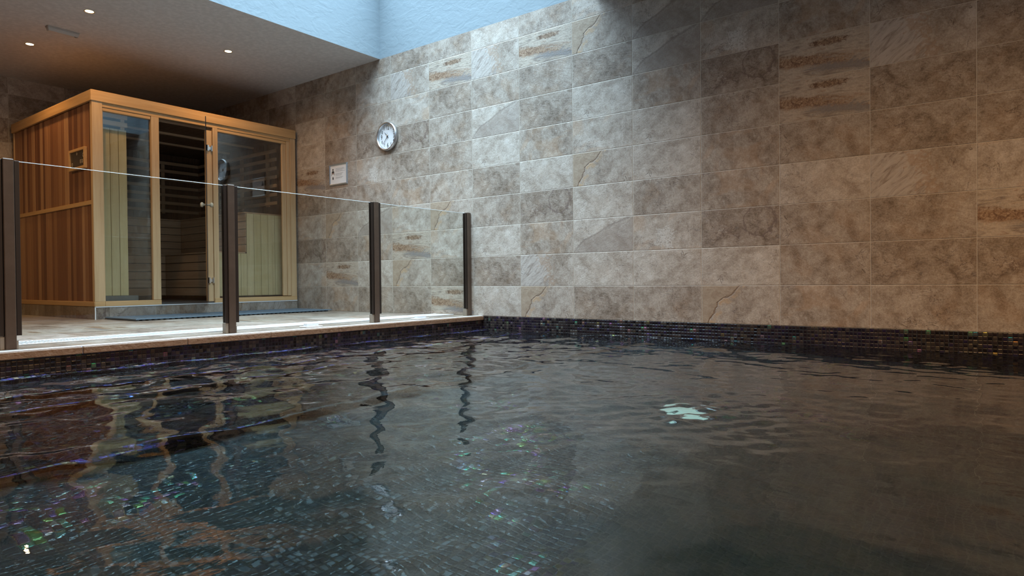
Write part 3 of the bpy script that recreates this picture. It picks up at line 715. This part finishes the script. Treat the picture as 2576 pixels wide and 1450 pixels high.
# fixed windows
bm = bmesh.new(); box(bm, (X0-0.034, -2.2825, 0.183), (X0-0.042, -1.816, 2.1195)); part('window_pane', bm, SAUNA_GLASS)
bm = bmesh.new(); box(bm, (X0-0.034, -1.0745, 0.183), (X0-0.042, -0.2255, 2.1195)); part('window_pane', bm, SAUNA_GLASS)
# open glass door, swung outward
hx, hy = X0-0.012, -1.205
ang = math.radians(0)
dirv = Vector((0.8775, -0.4795, 0)); nrmv = Vector((0.4795, 0.8775, 0))
def door_box(s0, s1, t0, t1, z0, z1, bev=0.0):
    bm = bmesh.new(); box(bm, (s0, t0, z0), (s1, t1, z1), bev)
    for v in bm.verts:
        p = Vector((hx, hy, 0)) + dirv*v.co.x + nrmv*v.co.y; v.co = (p.x, p.y, v.co.z)
    return bm
door = part('door', door_box(0.01, 0.555, -0.004, 0.004, 0.152, 2.145), DOOR_GLASS, label='tinted frameless glass door standing open')
part('door_edge', door_box(0.5552, 0.558, -0.004, 0.004, 0.152, 2.145), BRONZE_DK, door)
for s in (-1, 1):
    bm = bmesh.new()
    lathe(bm, [(0.010, 0.004), (0.010, 0.022), (0.014, 0.030), (0.024, 0.038), (0.027, 0.048), (0.024, 0.058), (0.014, 0.064), (0.0005, 0.065)], 24, 'Y')
    for v in bm.verts:
        q = v.co.copy(); p = Vector((hx, hy, 1.205)) + dirv*(0.485+q.x) + nrmv*(s*q.y); v.co = (p.x, p.y, p.z+q.z)
    bmesh.ops.recalc_face_normals(bm, faces=bm.faces[:])
    part('knob', bm, KNOBW, door, label='round wooden door knob')
for zz in (1.915, 0.390):
    bm = bmesh.new()
    box(bm, (X0-0.004, -1.200, zz-0.035), (X0-0.022, -1.178, zz+0.035), 0.003)
    box(bm, (X0-0.002, -1.154, zz-0.035), (X0-0.022, -1.138, zz+0.035), 0.003)
    box(bm, (X0-0.010, -1.180, zz-0.022), (X0-0.022, -1.152, zz+0.018), 0.003)
    part('hinge', bm, CHROME, label='chrome door hinge')
# benches
def slat_wall(axis, const, thick, u0, u1, z0, z1, n, gap=0.008):
    bm = bmesh.new(); h = (z1-z0)/n
    for k in range(n):
        a, b = z0+k*h+gap/2, z0+(k+1)*h-gap/2
        if axis == 'X': box(bm, (const, u0, a), (const-thick, u1, b), 0.002)
        else: box(bm, (u0, const, a), (u1, const+thick, b), 0.002)
    return bm
BRY, SKY, BRX, SKX = -0.645, -1.015, -7.14, -6.80
part('backrest', slat_wall('X', BRX, 0.02, Y0+0.06, BRY, 0.735, 1.215, 5), W_SLAT)
part('backrest', slat_wall('Y', BRY, 0.02, BRX, -5.53, 0.735, 1.215, 5), W_SLATX)
part('bench_front', slat_wall('X', SKX, 0.02, Y0+0.06, SKY, 0.20, 0.72, 5, 0.01), W_SLAT)
part('bench_front', slat_wall('Y', SKY, 0.02, SKX, -5.56, 0.20, 0.72, 5, 0.01), W_SLATX)
bm = bmesh.new(); box(bm, (SKX-0.04, Y0+0.06, 0.2), (SKX-0.035, SKY, 0.7)); box(bm, (SKX, SKY+0.03, 0.2), (-5.56, SKY+0.035, 0.7))
box(bm, (BRX-0.03, Y0+0.06, 0.73), (BRX-0.035, BRY, 1.2)); box(bm, (BRX, BRY+0.03, 0.73), (-5.54, BRY+0.035, 1.2)); part('bench_backing', bm, BLACK)
bm = bmesh.new()
box(bm, (BRX+0.0, Y0+0.05, 0.7205), (SKX+0.012, SKY, 0.734), 0.003)
box(bm, (BRX+0.0, SKY-0.012, 0.7202), (-5.53, BRY+0.0, 0.7342), 0.003)
part('bench_seat', bm, W_SLAT)
bm = bmesh.new(); box(bm, (X1+0.04, Y0+0.05, 1.2155), (BRX+0.01, BRY, 1.232), 0.003); box(bm, (X1+0.04, BRY-0.012, 1.2157), (-5.53, Y1-0.05, 1.2322), 0.003); part('backrest_ledge', bm, W_SLATX)
# front end panels of pale vertical boards
def plank_panel(x, ya, yb, za, zb, wd=0.0965):
    bm = bmesh.new(); lay = shade_layer(bm); y_ = ya
    while y_ < yb-0.004:
        yn = min(y_+wd, yb); sh = random.uniform(0.9, 1.08)
        sbox(bm, lay, (x, y_+0.002, za), (x-0.018, yn-0.002, zb), (sh, sh, sh*random.uniform(0.94, 1.04)), 0.002)
        y_ = yn
    return bm
part('bench_end', plank_panel(-5.50, SKY+0.0, BRY, 0.20, 0.718), W_PALE)
part('bench_end', plank_panel(-5.50, BRY, -0.125, 0.20, 1.213), W_PALE)
part('side_cabinet', plank_panel(-5.50, -2.335, -2.005, 0.235, 1.985, 0.082), W_PALE, label='tall pale board cabinet behind the left window')
bm = bmesh.new(); box(bm, (-5.519, -2.335, 0.235), (-5.95, -2.32, 1.985)); box(bm, (-5.519, -2.02, 0.235), (-5.95, -2.008, 1.985), 0.002); part('side_cabinet', bm, W_PALE)
bm = bmesh.new()
for z_ in (2.015, 2.095): box(bm, (-5.49, -2.335, z_), (-5.512, -2.0, z_+0.048), 0.003)
box(bm, (-5.513, -2.06, 1.985), (-5.53, -2.02, 2.18), 0.002); part('guard_bar', bm, W_SLAT)
bm = bmesh.new(); box(bm, (-5.46, -2.33, 0.148), (-5.60, -1.93, 0.234)); part('heater_base', bm, plain('grey_metal', (0.12, 0.13, 0.13), 0.5))
# infrared heater guards with dark emitters
bm = bmesh.new(); bm2 = bmesh.new(); bm3 = bmesh.new()
for k in range(7):
    z_ = 1.375 + k*0.1135
    box(bm, (-5.63, -0.150, z_), (-7.63, -0.130, z_+0.042), 0.002)
    box(bm2, (-7.63, Y0+0.12, z_), (-7.61, -0.151, z_+0.042), 0.002)
for xx in (-5.84, -6.46, -7.1): box(bm3, (xx, -0.1295, 1.36), (xx-0.05, -0.1, 2.10), 0.002)
for yy in (-0.62, -1.2, -1.8): box(bm3, (-7.6305, yy, 1.36), (-7.655, yy-0.05, 2.10), 0.002)
part('heater_guard', bm, W_SLATX); part('heater_guard', bm2, W_SLAT); part('guard_stile', bm3, W_SLAT)
bm = bmesh.new()
for xa, xb in ((-5.93, -6.25), (-6.55, -6.9)): box(bm, (xa, -0.1, 1.40), (xb, -0.088, 2.06))
for ya, yb in ((-0.75, -1.1), (-1.35, -1.7), (-1.9, -2.2)): box(bm, (-7.655, ya, 1.40), (-7.664, yb, 2.06))
part('heating_panel', bm, BLACK)
# control panel
cp = None
bm = bmesh.new()
yF = Y0+0.012
for a, b in (((-5.93, 1.545), (-5.905, 1.762)), ((-5.545, 1.545), (-5.52, 1.762)), ((-5.905, 1.545), (-5.545, 1.572)), ((-5.905, 1.735), (-5.545, 1.762))):
    box(bm, (a[0], yF-0.028, a[1]), (b[0], yF, b[1]), 0.002)
cp = part('control_panel', bm, W_TRIM_X, label='wood framed dark control panel')
bm = bmesh.new(); box(bm, (-5.904, yF-0.014, 1.573), (-5.546, yF, 1.734)); part('display', bm, plain('display_glass', (0.025, 0.022, 0.018), 0.12), cp)
bm = bmesh.new()
def ringY(bm, x, z, rr, w_, y_):
    n = 20
    for i in range(n):
        a, b = 2*PI*i/n, 2*PI*(i+1)/n
        ps = [(x+math.cos(a)*rr, z+math.sin(a)*rr*1.15), (x+math.cos(b)*rr, z+math.sin(b)*rr*1.15), (x+math.cos(b)*(rr-w_), z+math.sin(b)*(rr-w_)*1.15), (x+math.cos(a)*(rr-w_), z+math.sin(a)*(rr-w_)*1.15)]
        quad(bm, [(p[0], y_, p[1]) for p in ps])
    bmesh.ops.remove_doubles(bm, verts=bm.verts[:], dist=1e-5)
yd = yF-0.0145
for (x, z, rr) in ((-5.585, 1.685, 0.017), (-5.61, 1.625, 0.016), (-5.87, 1.612, 0.015), (-5.745, 1.712, 0.012)): ringY(bm, x, z, rr, 0.005, yd)
for (x, z) in ((-5.65, 1.625),):
    box(bm, (x-0.014, yd-0.0005, z-0.018), (x-0.008, yd+0.0002, z+0.018)); box(bm, (x-0.014, yd-0.0005, z+0.012), (x+0.010, yd+0.0002, z+0.018)); box(bm, (x-0.014, yd-0.0005, z-0.018), (x+0.010, yd+0.0002, z-0.012)); box(bm, (x-0.014, yd-0.0005, z-0.003), (x+0.006, yd+0.0002, z+0.003))
part('symbol', bm, plain('printed_symbols', (0.62, 0.55, 0.45), 0.5), cp)

# ---------------------------------------------------------------- ceiling fittings
def downlight(x, y, label, energy=33.0, lit=True):
    t = empty('downlight', (x, y, CEIL), label, 'downlight', 'round recessed ceiling downlights')
    bm = bmesh.new(); lathe(bm, [(0.036, -0.001), (0.044, -0.004), (0.043, -0.0005), (0.036, -0.0002)], 32); link_mesh('bezel', bm, REFLECTOR, t)
    bm = bmesh.new(); lathe(bm, [(0.0005, -0.0085), (0.016, -0.0075), (0.028, -0.004), (0.0355, -0.001)], 32); link_mesh('lamp', bm, BULB, t)
    spot((x, y, CEIL-0.035), energy)
downlight(*SPOTS[0], 'lit downlight nearest the light well, above the emergency light')
downlight(*SPOTS[1], 'lit downlight at the far left, left of the sauna corner')
downlight(*SPOTS[2], 'lit downlight over the sauna front, nearest the tiled wall')
for x, y, lb in ((-4.88, -4.0, 'lit downlight over the open deck, in line with the sauna front'), (-6.29, -4.0, 'lit downlight over the deck near the back wall'),
                 (0.6, -2.7, 'lit downlight over the middle of the pool'), (2.2, -2.7, 'lit downlight over the far end of the pool'), (3.8, -2.7, 'lit downlight over the pool by the front wall'),
                 (0.6, -5.4, 'lit downlight over the pool behind the viewpoint'), (3.0, -5.4, 'lit downlight over the pool near the left wall')):
    downlight(x, y, lb, (135.0 if x > 1 else 95.0) if x > 0 else 45.0)

em = empty('emergency_light', (-5.577, -2.555, CEIL), 'white rectangular emergency light mounted on the ceiling by the downlights', 'emergency light')
bm = bmesh.new(); box(bm, (-0.034, -0.14, -0.012), (0.034, 0.14, 0.0), 0.003); link_mesh('base', bm, plain('light_body', (0.42, 0.38, 0.35), 0.5), em)
bm = bmesh.new()
vs = []
for z_, hx_, hy_ in ((-0.0125, 0.032, 0.137), (-0.045, 0.024, 0.130)):
    vs.append([bm.verts.new((sx*hx_, sy*hy_, z_)) for sx, sy in ((-1,-1),(1,-1),(1,1),(-1,1))])
for i in range(4): bm.faces.new((vs[0][i], vs[0][(i+1) % 4], vs[1][(i+1) % 4], vs[1][i]))
bm.faces.new(vs[1]); bm.faces.new(vs[0][::-1]); bmesh.ops.recalc_face_normals(bm, faces=bm.faces[:])
bmesh.ops.bevel(bm, geom=bm.edges[:], offset=0.004, segments=2, affect='EDGES')
link_mesh('diffuser', bm, plain('frosted_cover', (0.48, 0.44, 0.41), 0.3), em)
bm = bmesh.new(); box(bm, (0.012, 0.095, -0.0475), (0.018, 0.105, -0.0455)); box(bm, (0.012, 0.115, -0.0475), (0.018, 0.125, -0.0455)); box(bm, (0.002, 0.105, -0.0475), (0.01, 0.118, -0.0455)); link_mesh('indicator', bm, INK, em)

# ---------------------------------------------------------------- wall clock
def text_mesh(body, size, extr=0.0006):
    cu = bpy.data.curves.new('t', 'FONT'); cu.body = body; cu.size = size; cu.align_x = 'CENTER'; cu.align_y = 'CENTER'; cu.extrude = extr
    o = bpy.data.objects.new('t', cu); COL.objects.link(o)
    dg = bpy.context.evaluated_depsgraph_get(); me = bpy.data.meshes.new_from_object(o.evaluated_get(dg))
    bpy.data.objects.remove(o); bpy.data.curves.remove(cu); return me
CX, CZ = -3.642, 2.000
ck = empty('wall_clock', (CX, 0.0, CZ), 'round silver rimmed wall clock with a white face on the stone wall', 'clock')
bm = bmesh.new(); lathe(bm, [(0.150, -0.001), (0.160, -0.004), (0.163, -0.018), (0.161, -0.038), (0.155, -0.046), (0.148, -0.047), (0.141, -0.041), (0.139, -0.020), (0.139, -0.012)], 72, 'Y')
link_mesh('case', bm, STEEL, ck)
bm = bmesh.new(); lathe(bm, [(0.0005, -0.014), (0.1385, -0.014), (0.1385, -0.010), (0.0005, -0.010)], 72, 'Y', smooth=False); link_mesh('dial', bm, plain('clock_dial', (0.90, 0.91, 0.92), 0.5), ck)
for h_ in range(1, 13):
    bm = bmesh.new()
    a = PI/2 - h_*PI/6; big = h_ in (12, 9, 6, 3)
    me = text_mesh(str(h_), 0.060 if big else 0.040)
    mt = Matrix.Translation((math.cos(a)*(0.100 if big else 0.108), -0.0155, math.sin(a)*(0.100 if big else 0.108))) @ Matrix.Rotation(PI/2, 4, 'X') @ Matrix.Diagonal((0.82 if big else 0.72, 1.25, 1, 1))
    me.transform(mt); bm.from_mesh(me); bpy.data.meshes.remove(me); link_mesh('numeral', bm, INK, ck)
def hand(name, clock_angle, l0, l1, w_, y_):
    bm = bmesh.new(); a = math.radians(clock_angle)
    d = Vector((math.sin(a), 0, math.cos(a))); n_ = Vector((math.cos(a), 0, -math.sin(a)))
    ps = [d*(-l0)+n_*w_, d*(-l0)-n_*w_, d*l1-n_*w_*0.45, d*l1+n_*w_*0.45]
    lo = [bm.verts.new((p.x, y_, p.z)) for p in ps]; hi = [bm.verts.new((p.x, y_-0.0015, p.z)) for p in ps]
    bm.faces.new(hi); bm.faces.new(lo[::-1])
    for i in range(4): bm.faces.new((lo[i], lo[(i+1) % 4], hi[(i+1) % 4], hi[i]))
    bmesh.ops.recalc_face_normals(bm, faces=bm.faces[:]); link_mesh(name, bm, INK, ck)
hand('hour_hand', 318, 0.018, 0.068, 0.0042, -0.018); hand('minute_hand', 222, 0.022, 0.108, 0.0034, -0.021); hand('second_hand', 2, 0.02, 0.045, 0.0012, -0.024)
bm = bmesh.new(); lathe(bm, [(0.0005, -0.0265), (0.006, -0.0265), (0.006, -0.0155), (0.0005, -0.0155)], 16, 'Y'); link_mesh('hub', bm, INK, ck)
bm = bmesh.new(); lathe(bm, [(0.0005, -0.0385), (0.07, -0.0375), (0.12, -0.035), (0.1385, -0.031)], 64, 'Y')
for fc in [fc for fc in bm.faces if len(fc.verts) > 4]: bm.faces.remove(fc)
link_mesh('lens', bm, glass_pane('clock_lens', (0.98, 0.98, 0.98), 0.5), ck)

# ---------------------------------------------------------------- framed sauna instructions sign
SXC, SZC = -4.535, 1.670
sg = empty('wall_sign', (SXC, 0.0, SZC), 'small silver framed white instruction sign on the stone wall right of the sauna', 'sign')
bm = bmesh.new(); W2, H2, fw = 0.170, 0.130, 0.019
outer = [(-W2, -H2), (W2, -H2), (W2, H2), (-W2, H2)]; inner = [(-W2+fw, -H2+fw), (W2-fw, -H2+fw), (W2-fw, H2-fw), (-W2+fw, H2-fw)]
def ringv(pts, y_): return [bm.verts.new((p[0], y_, p[1])) for p in pts]
mid = [((a[0]+b[0])/2, (a[1]+b[1])/2) for a, b in zip(outer, inner)]
R0, R1, R2, R3 = ringv(outer, -0.0005), ringv(outer, -0.008), ringv(mid, -0.018), ringv(inner, -0.010)
R4 = ringv(inner, -0.0005)
for a, b in ((R0, R1), (R1, R2), (R2, R3), (R3, R4), (R4, R0)):
    for i in range(4): bm.faces.new((a[i], a[(i+1) % 4], b[(i+1) % 4], b[i]))
bmesh.ops.recalc_face_normals(bm, faces=bm.faces[:]); link_mesh('frame', bm, plain('silver_frame', (0.62, 0.62, 0.63), 0.28, 0.9), sg)
bm = bmesh.new(); box(bm, (-W2+fw, -0.006, -H2+fw), (W2-fw, -0.0006, H2-fw)); link_mesh('paper', bm, PAPER, sg)
bm = bmesh.new(); yp = -0.0065
def disc(bm, x, z, rx, rz, n=20):
    bm.faces.new([bm.verts.new((x+math.cos(2*PI*i/n)*rx, yp, z+math.sin(2*PI*i/n)*rz)) for i in range(n)])
disc(bm, -0.103, 0.062, 0.0115, 0.011)
poly = lambda pts: bm.faces.new([bm.verts.new((x, yp, z)) for x, z in pts])
poly([(-0.122, 0.040), (-0.112, 0.048), (-0.094, 0.048), (-0.084, 0.040), (-0.086, 0.026), (-0.120, 0.026)])
poly([(-0.122, 0.040), (-0.120, 0.026), (-0.133, -0.008), (-0.138, -0.006)]); poly([(-0.084, 0.040), (-0.086, 0.026), (-0.073, -0.008), (-0.068, -0.006)])
poly([(-0.113, -0.028), (-0.093, -0.028), (-0.093, -0.058), (-0.113, -0.058)])
link_mesh('pictogram', bm, INK, sg)
bm = bmesh.new(); poly([(-0.118, 0.0255), (-0.088, 0.0255), (-0.094, 0.006), (-0.112, 0.006)])
link_mesh('pictogram', bm, plain('brown_ink', (0.20, 0.09, 0.06), 0.6), sg)
bm = bmesh.new(); random.seed(5)
for z_ in (0.072, 0.060, 0.048, 0.036, 0.012, 0.000, -0.012, -0.034, -0.046):
    x_ = -0.050; end = random.uniform(0.06, 0.125)
    while x_ < end:
        l_ = random.uniform(0.006, 0.018); box(bm, (x_, yp-0.0001, z_-0.0022), (min(x_+l_, end+0.01), yp+0.0002, z_+0.0022)); x_ += l_+0.003
link_mesh('print', bm, GREYINK, sg)

# ---------------------------------------------------------------- one object per separate piece
def split_pieces(o):
    bm = bmesh.new(); bm.from_mesh(o.data); seen = set(); isl = []
    for v in bm.verts:
        if v.index in seen: continue
        st = [v]; seen.add(v.index); comp = set()
        while st:
            a = st.pop(); comp.add(a.index)
            for e in a.link_edges:
                b = e.other_vert(a)
                if b.index not in seen: seen.add(b.index); st.append(b)
        isl.append(comp)
    if len(isl) < 2: bm.free(); return
    for k, comp in enumerate(isl):
        c = bm.copy()
        bmesh.ops.delete(c, geom=[v for v in c.verts if v.index not in comp], context='VERTS')
        if k == 0:
            c.to_mesh(o.data); c.free()
        else:
            me = bpy.data.meshes.new(o.data.name); c.to_mesh(me); c.free()
            for m in o.data.materials: me.materials.append(m)
            q = bpy.data.objects.new(o.name.split('.')[0], me); COL.objects.link(q); q.parent = o.parent
            q.matrix_basis = o.matrix_basis.copy()
            if 'label' in o: q['label'] = o['label']
    bm.free()
for o in list(bpy.data.objects):
    if o.type == 'MESH' and o.parent and o.name.split('.')[0] in ('window_bead', 'shoe', 'outer_wall', 'roof_edge', 'bench_seat', 'backrest_ledge',
            'bench_backing', 'guard_stile', 'heating_panel', 'ceiling_batten', 'heater_guard', 'guard_bar', 'indicator', 'symbol', 'glazing_channel'):
        if o.name.split('.')[0] != 'glazing_channel': split_pieces(o)
